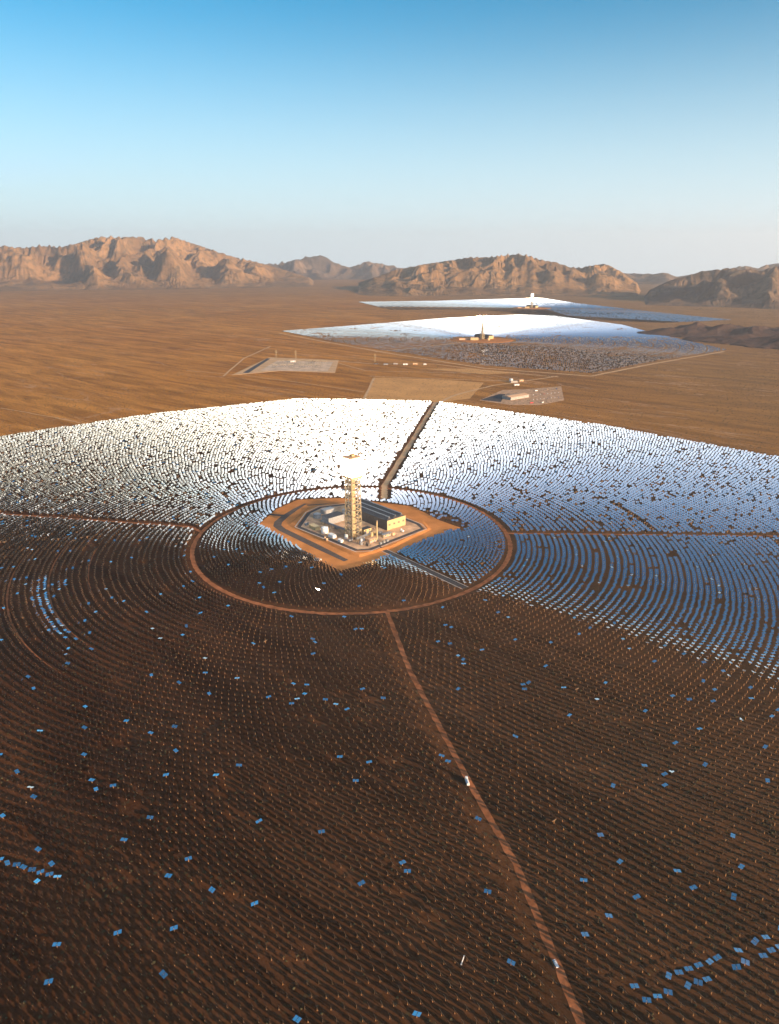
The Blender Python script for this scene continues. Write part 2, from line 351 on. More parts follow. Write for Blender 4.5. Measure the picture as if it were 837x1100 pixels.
# dark hills beside the second field
hx = np.linspace(1350, 3600, 230); hy = np.linspace(3200, 5300, 190); HX, HY = np.meshgrid(hx, hy); hz = np.zeros_like(HX)
for (cx, cy, s, hgt) in HILLS: hz = np.maximum(hz, hgt * np.clip(1 - np.hypot((HX - cx), (HY - cy) * 1.2) / (s * 1.5), 0, 1) ** 1.1)
hz = hz * (.55 + .75 * ridged(HX / 420, HY / 420, 5)) + 4 * fbm(HX / 60, HY / 60, 3)
hz = np.where(hz < 6, hz - 6, hz)
hz[0] = hz[-1] = -8; hz[:, 0] = hz[:, -1] = -8
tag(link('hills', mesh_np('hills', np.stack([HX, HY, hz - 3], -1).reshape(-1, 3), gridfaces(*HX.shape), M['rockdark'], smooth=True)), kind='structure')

# ------------------------------------------------------------------ roads and tracks
T1 = Vector((-59.3, 1089.0)); RING = 270.0
T2 = Vector((535.3, 4185.7)); T3 = Vector((1367.0, 7076.7))
def wob(pts, n=12, a=1.2):
    out = []
    for i in range(len(pts) - 1):
        for k in range(n):
            f = k / n; out.append((pts[i][0] * (1 - f) + pts[i + 1][0] * f + random.uniform(-a, a), pts[i][1] * (1 - f) + pts[i + 1][1] * f + random.uniform(-a, a)))
    return out + [pts[-1]]
ROADS = {  # name: (points, width)
 'n': ([(-10, 1290), G(413, 522), G(468, 432)], 21), 'w': ([(-314, 1110), (-330, 1125), G(205, 566), G(100, 559), G(0, 552), (-1100, 1275)], 9),
 'e': ([(196, 1106), G(700, 574.5), G(837, 576), (1100, 1088)], 8),
 's': ([(-10, 826), G(415, 655), G(440, 720), G(503, 838), G(555, 930), G(625, 1100), (150, 140)], 8)}
mb = MB()
for i, (p, wd) in enumerate(ROADS.values()):
    q = wob(p, 24, .35); mb.strip(q, [wd * (.72 + .22 * float(perlin(np.array(j * .31), np.array(i * 3.3)))) * random.uniform(.9, 1.08) for j in range(len(q))], .06 + .01 * i)
mb.strip([(T1.x + RING * .95 * math.cos(a) - 1, T1.y + RING * math.sin(a)) for a in np.linspace(0, 2 * math.pi, 361)], [random.uniform(5.2, 8.2) for _ in range(361)], .12)
for rr in (408, 460, 511, 560, 606, 657, 709, 757, 806, 852, 900):
    a0, a1 = R(178 + random.uniform(-8, 8)), R(226 + random.uniform(-10, 12))
    mb.strip([(T1.x + rr * math.cos(a), T1.y + rr * math.sin(a)) for a in np.linspace(a0, a1, 90)], [max(.3, random.uniform(1.6, 3.4) * min(1, min(i, 89 - i) / 25)) for i in range(90)], .05)
tag(mb.build('dirt_road', M['track']), kind='structure')
mb = MB(); mb.strip(wob(ROADS['n'][0], 24, .8), [random.uniform(9, 14) for _ in range(49)], .2)
mb.strip(wob([G(240, 404), G(262, 385), G(291, 372)], 4), 8, .06)
mb.strip(wob([G(403, 378), G(440, 374), G(495, 368)], 6), 12, .07)
mb.strip(wob([G(300, 358), G(409, 378), G(520, 395.5), G(635, 404), G(700, 391), G(778, 377.5)], 8), 16, .08)
mb.strip(wob([G(364, 388), G(403, 391), G(468, 391), G(520, 398), G(600, 405)], 6), 10, .09)
mb.strip(wob([G(397, 404), G(470, 407), G(540, 409), G(566, 411)], 6), 8, .10)
mb.strip(wob([G(391, 429), G(402, 406)], 4), 9, .11)
mb.strip(wob([G(470, 433), G(490, 424), G(530, 414), G(552, 411), G(600, 404)], 6), 10, .13)
mb.strip(wob([G(200, 398), G(262, 403), G(330, 412), G(391, 421)], 6, 3), 5, .14)
mb.strip(wob([G(364, 390), G(392, 398), G(420, 399), G(520, 401)], 6, 2), 6, .15)
mb.strip(wob([G(0, 438), G(60, 449), G(90, 455)], 6, 5), 4, .16)
tag(mb.build('dirt_road', M['trackpale']), kind='structure')
mb = MB(); mb.poly([G(391, 430), G(402, 405.5), G(470, 407.5), G(520, 411), G(505, 428), G(470, 432.5)], -1, .03)
mb.poly([G(455, 396), G(500, 396), G(560, 400.5), G(520, 402)], -1, .035)
tag(mb.build('cleared_ground', mat('cleared_earth', (.62, .33, .12), 1, var=.1, vscale=.01, bump=.6, bscale=.08, spec=.05)), kind='structure')

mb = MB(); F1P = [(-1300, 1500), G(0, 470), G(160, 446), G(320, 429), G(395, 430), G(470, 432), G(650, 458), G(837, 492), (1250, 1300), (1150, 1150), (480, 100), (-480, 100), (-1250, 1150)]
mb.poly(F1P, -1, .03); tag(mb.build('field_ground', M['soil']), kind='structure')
# ------------------------------------------------------------------ plant pad
APRON = [G(278.6, 563), G(297, 547), G(320, 537), G(366, 535), G(388, 537.5), G(409, 540), G(443, 544), G(472, 559), G(495, 567), G(461, 579), G(420, 596), G(397, 605), G(366, 613), G(345, 603), G(323, 590)]
mb = MB(); mb.poly(APRON, -.5, .25); tag(mb.build('cleared_ground', M['apron']), kind='structure')
mb = MB(); mb.strip([G(328, 541.5), G(318, 547), G(306, 555), G(299, 561), G(298, 565), G(303, 569), G(340, 587), G(372, 602.5)], [5, 10, 13, 14, 14, 13, 13, 9], .4); tag(mb.build('dark_strip', mat('dark_strip_surface', (.085, .065, .055), 1, var=.2, vscale=.1)), kind='structure')  # dark strip around the left side of the pad
mb = MB(); mb.strip([G(284, 552), G(297, 553.5), G(308, 554)], 7, .36); mb.strip([G(330, 543), G(350, 541.5), G(384, 541)], 5, .38); tag(mb.build('dark_strip', bpy.data.materials['dark_strip_surface']), kind='structure')
PAD = [G(309, 564), G(324, 551), G(335, 544.5), G(369, 538.5), G(405, 542), G(456, 560), G(464, 569), G(440, 580), G(424, 588), G(404, 594), G(386, 599), G(376, 596)]
ZP = 2.4
mb = MB(); mb.poly(PAD, 0.1, ZP, 5.0); tag(mb.build('plant_terrace', M['apron']), kind='structure')
IN = [G(321, 566, ZP), G(332, 551, ZP), G(345, 545, ZP), G(372, 542, ZP), G(403, 545, ZP), G(449, 563, ZP), G(454, 568, ZP), G(418, 582, ZP), G(398, 590, ZP), G(383, 591, ZP)]
mb = MB(); mb.poly(IN, ZP - .3, ZP + .1); tag(mb.build('gravel_yard', M['gravel']), kind='structure')
mb = MB(); mb.strip(IN + [IN[0]], 7, ZP + .14); inn = [G(408, 589, ZP), (-8, 1033), (0, 1022)]
mb.strip([G(408, 588, ZP), (-13, 1040)], 7, ZP + .18); tag(mb.build('road', M['asphalt']), kind='structure')
mb = MB(); mb.strip([(-13, 1040), (-3, 1028)], 8, ZP + .2)
mb = MB(); mb.strip([(-14, 1041), (-8, 1032), (20, 998), (106, 895)], 8, .34); tag(mb.build('road', M['asphalt']), kind='structure')
mb = MB(); mb.strip([(p[0] - 4.4, p[1] - 3.4) for p in [(-8, 1032), (20, 998), (106, 895)]], 1.3, .36); mb.strip([(p[0] + 4.4, p[1] + 3.4) for p in [(-8, 1032), (20, 998), (106, 895)]], 1.3, .37)
cen = Vector((sum(p[0] for p in IN) / len(IN), sum(p[1] for p in IN) / len(IN)))
out = [tuple(cen + (Vector(p) - cen) * 1.062) for p in IN]
mb.strip(out + [out[0]], 1.6, ZP + .17); tag(mb.build('kerb', M['kerb']), kind='structure')

# ------------------------------------------------------------------ solar tower
def make_tower(loc, label, sunglow='sunglow'):
    t = empty('solar_tower', loc, R(42)); tag(t, label, 'tower', 'solar towers')
    H = 104; wb, wt = 9.6, 8.2
    def W(z): return wb + (wt - wb) * z / H
    col = MB()
    for sx in (-1, 1):
        for sy in (-1, 1): col.bar((sx * wb, sy * wb, 0), (sx * wt, sy * wt, H), .95)
    col.build('corner_column', M['steel'], t)
    br = MB(); n = 9
    for k in range(n):
        z0 = H * k / n; z1 = H * (k + 1) / n; a, b = W(z0), W(z1)
        for (p, q) in (((-1, -1), (1, -1)), ((1, -1), (1, 1)), ((1, 1), (-1, 1)), ((-1, 1), (-1, -1))):
            zm = (z0 + z1) / 2; c = W(zm)
            br.bar((p[0] * a, p[1] * a, z0), (q[0] * b, q[1] * b, z1), .5); br.bar((q[0] * a, q[1] * a, z0), (p[0] * b, p[1] * b, z1), .5)
            br.bar((p[0] * b, p[1] * b, z1), (q[0] * b, q[1] * b, z1), .6)
    br.build('bracing', M['steel'], t)
    for k in range(1, n):
        z = H * k / n; a = W(z) - 1; MB().box(-a, a * .1, -a, a, z - .3, z).build('platform', M['steeldark'], t)
    MB().box(-2.6, 2.6, -2.6, 2.6, 0, H).build('lift_shaft', M['yellow'], t)
    pp = MB()
    for x, y in ((5, 5), (-5, 5), (6, -4), (4.5, -6)): pp.bar((x, y, 0), (x, y, H), .7, 8)
    pp.build('riser_pipe', M['grey'], t)
    MB().box(-11, 11, -11, 11, H - 3.5, H - .1).build('lower_deck', M['yellow'], t)
    b = MB().box(-9.6, 9.6, -9.6, 9.6, H, 134).build('boiler_casing', M['white'], t)
    for i in range(4):
        p = MB(); p.box(-9, 9, 9.65, 10.5, H + 1.5, 131); o = p.build('receiver_panel', M[sunglow], b); o.rotation_euler = (0, 0, i * math.pi / 2)
    MB().box(-10.6, 10.6, -10.6, 10.6, 134.1, 136).build('roof_deck', M['tanroof'], t)
    cr = MB().box(-3, 3, -3, 3, 136.1, 139); cr.bar((0, 0, 139), (8, 0, 142.5), .5); cr.build('roof_crane', M['yellow'], t)
    return t
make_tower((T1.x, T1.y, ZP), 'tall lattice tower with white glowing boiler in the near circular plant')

def shed(name, label, cat, L, W, H, wallm, roofm, loc, rz, group=None, doors=2, ridge=0.0, windows=0):
    """rectangular industrial building: walls, roof, doors, windows"""
    t = empty(name, loc, rz); tag(t, label, cat, group)
    MB().box(-L / 2, L / 2, -W / 2, W / 2, 0, H).build('wall', wallm, t)
    r = MB(); b = 0; e = .5
    r.v = [(-L / 2 - e, -W / 2 - e, H + .02), (L / 2 + e, -W / 2 - e, H + .02), (L / 2 + e, W / 2 + e, H + .02), (-L / 2 - e, W / 2 + e, H + .02), (-L / 2 - e, 0, H + .5 + ridge), (L / 2 + e, 0, H + .5 + ridge)]
    r.f = [(3, 2, 1, 0), (0, 1, 5, 4), (2, 3, 4, 5), (1, 2, 5), (3, 0, 4)]; r.build('roof', roofm, t)
    for i in range(doors):
        x = -L / 2 + L * (i + .5) / doors; hh = min(4, H * .6)
        MB().box(x - 2, x + 2, -W / 2 - .12, -W / 2 - .01, .02, hh).build('door', M['grey'], t)
    for i in range(windows):
        x = -L / 2 + L * (i + .5) / windows
        MB().box(x - 1.2, x + 1.2, -W / 2 - .1, -W / 2 - .01, H * .65, H * .65 + 1.4).build('window', M['glass'], t)
    return t
E1 = Vector((.745, .667)); E2 = Vector((-.667, .745)); RZ = math.atan2(.667, .745)

def condenser(loc, label, L=112, W=42, H=17, rz=RZ + math.pi / 2):
    """long air cooled condenser hall; local +x is its long axis, the end wall is at -x"""
    t = empty('condenser_hall', loc, rz); tag(t, label, 'condenser')
    MB().box(0, L, -W / 2, W / 2, 0, H).build('wall', M['dark'], t)
    MB().box(-.35, -.02, -W / 2, W / 2, 0, H + .6).build('end_wall', M['yellow'], t)  # tan end against dark sides puts sunlight and shade into the wall colours
    MB().box(.01, L, -W / 2 - .01, W / 2 + .01, H + .01, H + .5).build('roof', M['roofdark'], t)
    for k in range(3):
        y = -W / 2 + W * (k + .5) / 3; r = MB(); b = 4.4
        r.v = [(3, y - b, H + .52), (L - 3, y - b, H + .52), (L - 3, y + b, H + .52), (3, y + b, H + .52), (3, y, H + 4.5), (L - 3, y, H + 4.5)]
        r.f = [(3, 2, 1, 0), (0, 1, 5, 4), (2, 3, 4, 5), (1, 2, 5), (3, 0, 4)]; r.build('tube_bundle', M['roofdark'], t)
        MB().bar((2, y, H + 5.3), (L - 2, y, H + 5.3), .8, 8).build('steam_duct', M['grey'], t)
    for k in range(4): 
        y = -W / 2 + W * (k + .5) / 4
        MB().box(-.5, -.36, y - 2, y + 2, 8, 11).build('vent', M['steeldark'], t)
    return t
cc = (Vector(G(416, 570, ZP)) + Vector(G(435.5, 564, ZP))) / 2
condenser((cc.x, cc.y, ZP), 'long dark condenser hall with sunlit yellow end wall beside the near tower')

def tank(label, x, y, r, h, m, z=ZP, group=None):
    t = empty('storage_tank', (x, y, z)); tag(t, label, 'tank', group)
    MB().lathe([(r, 0), (r, h), (r * .6, h + r * .18), (.1, h + r * .24)], 20).build('tank_shell', m, t, smooth=False)
    MB().lathe([(r + .25, h - .4), (r + .25, h - .05)], 20).build('rim', M['steeldark'], t)
    l = MB(); l.bar((r + .3, -.5, 0), (r + .3, -.5, h), .12); l.bar((r + .3, .5, 0), (r + .3, .5, h), .12)
    for k in range(int(h)): l.bar((r + .3, -.5, k + .5), (r + .3, .5, k + .5), .08)
    l.build('ladder', M['steel'], t)
    return t
def PG(px, py): return G(px, py, ZP)
# vent stack
sx, sy = PG(405, 580)
t = empty('vent_stack', (sx, sy, ZP)); tag(t, 'slim pale upright stack in front of the condenser hall end wall', 'stack')
MB().lathe([(1.5, 0), (1.1, 33)], 12).build('shaft', M['yellow'], t)
MB().lathe([(1.8, 33), (1.8, 34)], 12).build('rim', M['steeldark'], t); MB().box(-3, 3, -3, 3, 0, 1.2).build('footing', M['conc'], t)

def pl(px, py): x, y = PG(px, py); return (x, y, ZP + .1)
shed('turbine_hall', 'largest flat-roofed hall in the shaded yard left of the tower foot', 'building', 34, 20, 12, M['grey'], M['roofdark'], pl(358, 560), RZ, doors=2)
shed('plant_building', 'low yellow shed at the left corner of the plant yard', 'building', 18, 9, 6, M['yellow'], M['yellow'], pl(338, 568), RZ + math.pi / 2, windows=3)
shed('plant_building', 'small white cabin between the left shed and the tower foot', 'building', 13, 7, 5, M['white'], M['white'], pl(357, 577), RZ + math.pi / 2, windows=3)
shed('plant_building', 'small white cabin nearest the yard road below the tower', 'building', 8, 5, 4, M['white'], M['white'], pl(366, 582), RZ + math.pi / 2, doors=1, windows=1)
shed('plant_building', 'tan pump house close to the right side of the tower foot', 'building', 16, 10, 8, M['yellow'], M['roofdark'], pl(393, 572), RZ, windows=2)
shed('plant_building', 'tan control building below the slim stack', 'building', 14, 9, 6, M['tanroof'], M['tanroof'], pl(399, 582), RZ, windows=3)
shed('plant_building', 'low grey switchgear block right of the slim stack', 'building', 18, 7, 5, M['steel'], M['grey'], pl(415, 576), RZ, windows=2)
shed('plant_building', 'grey workshop in the shade behind the turbine hall', 'building', 22, 12, 8, M['grey'], M['grey'], pl(352, 551), RZ, doors=1)
tank('white tank left of the tower foot, largest in the yard', *PG(349, 572), 6, 9, M['white'])
tank('pale blue grey tank in the shaded far left of the yard', *PG(341, 556), 7, 7, M['grey'])
tank('grey tank beside the shaded turbine hall, behind the tower', *PG(371, 552), 5.5, 8, M['grey'])
tank('small white tank just right of the white cabin', *PG(372, 578), 3, 6, M['white'])
tank('small tan tank between pump house and slim stack', *PG(399, 576), 3.2, 7, M['yellow'])
tank('small grey tank at the front corner of the yard', *PG(388, 585), 3, 5, M['grey'])
SK = [(377, 581, 'grey equipment skid at the front left of the tower foot', 'grey'), (383, 579, 'tan equipment skid directly in front of the tower foot', 'yellow'), (390, 581, 'white equipment skid in front of the tan pump house', 'white'),
 (395, 586, 'dark equipment skid at the yard front left of the control building', 'steeldark'), (404, 573, 'tan equipment skid just behind the slim stack', 'yellow'), (409, 574, 'grey equipment skid between slim stack and condenser end wall', 'grey'),
 (423, 575, 'tan equipment skid in front of the condenser end wall', 'tanroof'), (432, 571, 'white equipment skid at the right end of the condenser end wall', 'white'), (330, 564, 'grey equipment skid at the far left end of the yard', 'grey'),
 (350, 580, 'tan equipment skid beside the left end of the yard road', 'tanroof'), (361, 568, 'grey equipment skid between turbine hall and white cabin', 'grey'), (400, 570, 'dark equipment skid against the condenser side wall', 'steeldark')]
for (px, py, lab, mm) in SK:
    t = empty('equipment_skid', (*PG(px, py), ZP + .1), RZ + random.choice((0, math.pi / 2))); tag(t, lab, 'equipment')
    Ls, Ws = random.uniform(7, 11), random.uniform(3.5, 5)
    MB().box(-Ls / 2, Ls / 2, -Ws / 2, Ws / 2, 0, .5).build('base_frame', M['steeldark'], t)
    MB().box(-Ls / 2 + .4, 0, -Ws / 2 + .3, Ws / 2 - .3, .51, random.uniform(2.5, 5)).build('cabinet', M[mm], t)
    MB().lathe([(1.2, .51), (1.2, 4.2), (.4, 5)], 12, Ls / 4, 0).build('vessel', M[mm], t)
    q = MB(); q.bar((-.2, 0, 2), (Ls / 4 - 1.1, 0, 2), .25, 8); q.build('pipe', M['steel'], t); MB().bar((Ls / 4, 0, 4.9), (Ls / 4, 0, 6.5), .22, 8).build('vent_pipe', M['steel'], t)
# pipe racks
for (a, b, lab) in (((383, 583), (398, 577), 'steel pipe rack running from the tower foot to the slim stack'), ((345, 563), (371, 573), 'steel pipe rack crossing the shaded yard left of the tower')):
    A = Vector(PG(*a)); B = Vector(PG(*b)); d = B - A; L = d.length
    t = empty('pipe_rack', (A.x, A.y, ZP + .1), math.atan2(d.y, d.x)); tag(t, lab, 'pipe rack')
    n = max(3, int(L / 6))
    for i in range(n + 1):
        x = L * i / n; f = MB()
        for y in (-2, 2): f.bar((x, y, 0), (x, y, 7), .3)
        f.bar((x, -2, 5), (x, 2, 5), .3); f.bar((x, -2, 7), (x, 2, 7), .3); f.build('frame', M['steel'], t)
    p = MB()
    for y in (-1.3, 0, 1.3): p.bar((0, y, 5.7), (L, y, 5.7), .4, 8); p.bar((0, y * .8, 7.7), (L, y * .8, 7.7), .35, 8)
    p.build('pipe', M['grey'], t)
for k, (px, py, lab) in enumerate(((409, 580, 'left'), (412.5, 578.5, 'middle'), (416, 577, 'right'))):
    t = empty('transformer', pl(px, py + 4.5), RZ); tag(t, '%s one of three transformers at the yard front' % lab, 'transformer', 'transformers in the yard')
    MB().box(-2, 2, -1.5, 1.5, 0, 3.2).build('tank_body', M['grey'], t); MB().box(-1.8, 1.8, 1.55, 2.4, .6, 3).build('radiator', M['steeldark'], t)
    for x in (-1.2, 0, 1.2): MB().lathe([(.22, 3.2), (.3, 3.8), (.1, 4.8)], 8, x, 0).build('bushing', M['steel'], t)

# ------------------------------------------------------------------ far plants
def far_plant(T, lab, k):
    c = Vector(T)
    pts = [(c.x + 170 * math.cos(a) * (1 + .12 * math.cos(2 * a + 1)), c.y - 25 + 150 * math.sin(a)) for a in np.linspace(0, 2 * math.pi, 9)[:-1]]
    mb = MB(); mb.poly(pts, -.5, 2, 6); tag(mb.build('plant_terrace', M['apron']), kind='structure')
    make_tower((c.x, c.y, 2), 'distant lattice tower with glowing top in the %s mirror field' % lab, 'sunglow_far')
    condenser((c.x + 55, c.y + 25, 2), 'distant dark condenser hall right of the tower in the %s field' % lab, rz=RZ + math.pi / 2)
    shed('turbine_hall', 'distant tan hall left of the tower in the %s field' % lab, 'building', 46, 24, 14, M['yellow'], M['tanroof'], (c.x - 50, c.y - 30, 2), .1)
    shed('plant_building', 'distant long low tan shed at the left end of the %s plant' % lab, 'building', 60, 14, 8, M['tanroof'], M['tanroof'], (c.x - 105, c.y - 15, 2), .1)
    tank('distant tank right of the tower in the %s field' % lab, c.x + 30, c.y - 40, 8, 10, M['yellow'], 2)
far_plant(T2, 'middle', 0); far_plant(T3, 'farthest', 1)

# ------------------------------------------------------------------ heliostats
HILOC = 3.1
def tmpl(kind):
    """template: verts, faces, matidx, rotates-flag.  local axes of mirror: X along, Y up the mirror, Z normal"""
    V = []; F = []; MI = []; ROT = []
    def box(x0, x1, y0, y1, z0, z1, mi, top=None, rot=True, bottom=True):
        b = len(V); V.extend([(x0, y0, z0), (x1, y0, z0), (x1, y1, z0), (x0, y1, z0), (x0, y0, z1), (x1, y0, z1), (x1, y1, z1), (x0, y1, z1)]); ROT.extend([rot] * 8)
        fs = [(3, 2, 1, 0), (4, 5, 6, 7), (0, 1, 5, 4), (1, 2, 6, 5), (2, 3, 7, 6), (3, 0, 4, 7)]
        for i, q in enumerate(fs):
            F.append(tuple(b + j for j in q)); MI.append(top if (i == 1 and top is not None) else mi)
    if kind == 'full':
        box(-2.58, -.17, -1.66, 1.66, .12, .2, 1, 0); box(.17, 2.58, -1.66, 1.66, .12, .2, 1, 0)
        box(-2.3, 2.3, -.12, .12, -.12, .115, 2); box(-.2, .2, -.2, .2, -HILOC, -.13, 2, rot=False)
    else:
        s = 1.0 if kind == 'mid' else 1.35
        box(-2.7 * s, 2.7 * s, -1.9 * s, 1.9 * s, .1, .25, 1, 0); box(-.15, .15, -.15, .15, -HILOC, .08, 2, rot=False)
    return np.array(V), np.array(F), np.array(MI), np.array(ROT)

def in_poly(x, y, P):
    c = np.zeros(len(x), bool); n = len(P)
    for i in range(n):
        x0, y0 = P[i]; x1, y1 = P[(i + 1) % n]
        if y0 == y1: continue
        cond = ((y0 > y) != (y1 > y)) & (x < (x1 - x0) * (y - y0) / (y1 - y0) + x0); c ^= cond
    return c
def dist_line(x, y, pts):
    d = np.full(len(x), 1e9)
    for (ax, ay), (bx, by) in zip(pts[:-1], pts[1:]):
        L2 = (bx - ax) ** 2 + (by - ay) ** 2; t = np.clip(((x - ax) * (bx - ax) + (y - ay) * (by - ay)) / L2, 0, 1)
        d = np.minimum(d, np.hypot(x - ax - t * (bx - ax), y - ay - t * (by - ay)))
    return d

def layout(T, zones, poly, sp):
    X = []; Y = []; RR = []
    for (r0, r1, dr) in zones:
        N = int(2 * math.pi * (r0 + r1) / 2 / sp); k = 0; r = r0; ph = rng.random()
        while r < r1 - 1e-6:
            a = (np.arange(N) + (k % 2) * .5 + ph) * 2 * math.pi / N
            X.append(T[0] + r * np.cos(a)); Y.append(T[1] + r * np.sin(a)); RR.append(np.full(N, r)); r += dr; k += 1
    X = np.concatenate(X); Y = np.concatenate(Y); RR = np.concatenate(RR); m = in_poly(X, Y, poly); return X[m], Y[m], RR[m]

def normals(X, Y, T, zt=122.0, jit=.006):
    P = np.stack([X, Y, np.full(len(X), HILOC)], -1); t = np.array([T[0], T[1], zt]) - P; t /= np.linalg.norm(t, axis=1)[:, None]
    n = t + SUN + rng.normal(0, jit * 2, P.shape); n /= np.linalg.norm(n, axis=1)[:, None]; return n

F1 = [(-1300, 1500), G(0, 470), G(160, 446), G(320, 429), G(395, 430), G(470, 432), G(650, 458), G(837, 492), (1250, 1300), (1150, 1150), (480, 150), (-480, 150), (-1250, 1150)]
zb = [283, 325, 366, 412, 464, 515, 563, 610, 661, 712, 760, 809, 857, 905, 953, 1001, 1049, 1097, 1145, 1193, 1241, 1289, 1337]
zones = [(104, 262, 6.4)]
for a, b in zip(zb[:-1], zb[1:]):
    n = int((b - a - 3.5) / 7.2); zones.append((a, a + (n - .5) * (b - a - 1.0) / n, (b - a - 1.0) / n))
X, Y, RR = layout((T1.x, T1.y), zones[:1], F1, 7.9); X2, Y2, R2 = layout((T1.x, T1.y), zones[1:], F1, 7.8)
X = np.concatenate([X, X2]); Y = np.concatenate([Y, Y2]); RR = np.concatenate([RR, R2])
fx_ = .95 + .05 * np.clip((RR - 300) / 130, 0, 1); X = T1.x + (X - T1.x) * fx_
X = X + rng.normal(0, .38, len(X)); Y = Y + rng.normal(0, .38, len(Y))
keep = ~in_poly(X, Y, APRON)
for p, wd in ROADS.values(): keep &= dist_line(X, Y, p) > wd / 2 + 3.2
keep &= dist_line(X, Y, [(-14, 1041), (20, 998), (112, 888)]) > 7.5
# thinned scrubby patches
thin = (fbm(X / 38, Y / 38, 3) > .46) & (rng.random(len(X)) < .6)
keep &= ~thin
keep &= rng.random(len(X)) > np.where((Y > 1250) & (RR > 282), .06, .008)
keep &= ~(in_poly(X, Y, [G(452, 545), G(480, 553), G(505, 563), G(497, 572), G(470, 558)]) & (rng.random(len(X)) < .75))
X, Y, RR = X[keep], Y[keep], RR[keep]
N1 = normals(X, Y, (T1.x, T1.y))
az = np.arctan2(Y - T1.y, X - T1.x)
def azof(px, py): g = G(px, py); return math.atan2(g[1] - T1.y, g[0] - T1.x)
state = np.zeros(len(X), int)       # 0 tracking, 1 lying flat, 2 parked on edge
u = rng.random(len(X)); pf = np.where((Y > 1050) & (RR > 282), .07, .0015); state[u < .025] = 1; state[(u > .025) & (u < .025 + pf)] = 2
clump = fbm(X / 40 + 60, Y / 40, 2) > .50; state[clump & (rng.random(len(X)) < .25)] = 1
def arcsel(r0, r1, p, q): a, b = sorted((azof(*p), azof(*q))); return (RR > r0) & (RR < r1) & (az > a) & (az < b)
sA = arcsel(463, 474, (45, 620), (80, 685)); sB = arcsel(708, 716, (-10, 923), (75, 945)); sC = arcsel(798, 811, (683, 1078), (850, 992)); sD = arcsel(500, 512, (655, 540), (700, 572))
state[sA & (rng.random(len(X)) < .85)] = 1; state[sB] = 1; state[sC & (rng.random(len(X)) < .62)] = 1; state[sD] = 2
sE = arcsel(514, 520, (60, 505), (165, 530)); state[sE] = 1
k = state == 1; nn = rng.normal(0, .13, (k.sum(), 3)); nn[:, 2] = 1
N1[k] = nn / np.linalg.norm(nn, axis=1)[:, None]
k = state == 2; aa = np.radians(rng.uniform(25, 150, k.sum())); N1[k] = np.stack([np.cos(aa), np.sin(aa), np.full(k.sum(), .35)], -1) / math.hypot(1, .35)

def frames(n, X, Y, T):
    a = np.cross(np.array([0, 0, 1.0]), n)
    flat = np.abs(n[:, 2]) > .9
    if flat.any():
        d = np.stack([X - T[0], Y - T[1], 0 * X], -1); d /= np.linalg.norm(d, axis=1)[:, None]
        ang = (np.sin(X * 12.9898 + Y * 78.233) * 43758.5453) % 1.0 * 1.5 - .75
        d = np.stack([d[:, 0] * np.cos(ang) - d[:, 1] * np.sin(ang), d[:, 0] * np.sin(ang) + d[:, 1] * np.cos(ang), 0 * X], -1)
        t = np.cross(d, n); a[flat] = t[flat]
    a /= np.linalg.norm(a, axis=1)[:, None]; b = np.cross(n, a); return a, b
def mass(X, Y, n, T, kind, Z=0.0):
    V, F, MI, ROT = tmpl(kind); a, b = frames(n, X, Y, T); P = np.stack([X, Y, np.full(len(X), HILOC) + Z], -1)
    W = P[:, None, :] + V[None, :, 0:1] * a[:, None, :] + V[None, :, 1:2] * b[:, None, :] + V[None, :, 2:3] * n[:, None, :]
    W0 = P[:, None, :] + V[None, :, :]
    W = np.where(ROT[None, :, None], W, W0)
    FF = F[None] + (np.arange(len(X)) * len(V))[:, None, None]
    return W.reshape(-1, 3), FF.reshape(-1, 4), np.tile(MI, len(X))

# in frame test, pick the 300 nearest to the camera
dep = Y * math.cos(PITCH) + (CAMH - HILOC) * math.sin(PITCH)
vx = X / dep * 760 + 418.5; vy = 550 - ((Y * math.sin(PITCH) - (CAMH - HILOC) * math.cos(PITCH)) / dep) * 760
inf = (vx > 2) & (vx < 835) & (vy > 0) & (vy < 1097)
dcam = np.where(inf, np.sqrt(X ** 2 + Y ** 2 + CAMH ** 2), 1e9)
near = np.zeros(len(X), bool); near[np.argsort(dcam)[:300]] = True
parts = [mass(X[~near], Y[~near], N1[~near], (T1.x, T1.y), 'full')]
# second and third field
F2 = [G(303, 356), G(360, 367.5), G(409, 376), G(520, 393), G(635, 401.5), G(700, 389), G(781, 376), G(735, 366), G(700, 358), (1650, 5150), (1350, 6050), G(557, 338.5), G(480, 342), G(400, 348.5)]
def zn(r0, r1, w, n): 
    o = []; r = r0
    while r < r1: o.append((r, r + w * (n - .5) / n, w / n)); r += w * (n + .6) / n
    return o
Xa, Ya, Ra = layout((T2.x, T2.y), zn(150, 2300, 60, 6), F2, 9.5)
kp = (np.hypot(Xa - T2.x, Ya - T2.y + 25) > 190) & (dist_line(Xa, Ya, [G(411, 377), G(492, 369), tuple(T2)]) > 11)
for (cx, cy, s, hh) in HILLS: kp &= np.hypot(Xa - cx, Ya - cy) > s * .95
kp &= ~((fbm(Xa / 160, Ya / 160, 3) > .32) & (rng.random(len(Xa)) < .6))
Xa, Ya = Xa[kp], Ya[kp]; Na = normals(Xa, Ya, tuple(T2), jit=.004)
frt = Ya < T2.y + 150; u = rng.random(len(Xa)) < np.where(frt, .62, .06); k = rng.normal(0, 1, (u.sum(), 3)) * np.where(frt[u], .045, .2)[:, None]; k[:, 2] = 1; Na[u] = k / np.linalg.norm(k, axis=1)[:, None]
parts.append(mass(Xa, Ya, Na, tuple(T2), 'mid'))
F3 = [G(385, 324.5), G(470, 323.5), G(504, 322.3), G(583, 320.5), G(619, 326), G(700, 335), G(786, 344), G(713, 347), G(660, 345), G(603, 342), G(520, 333), G(420, 333)]
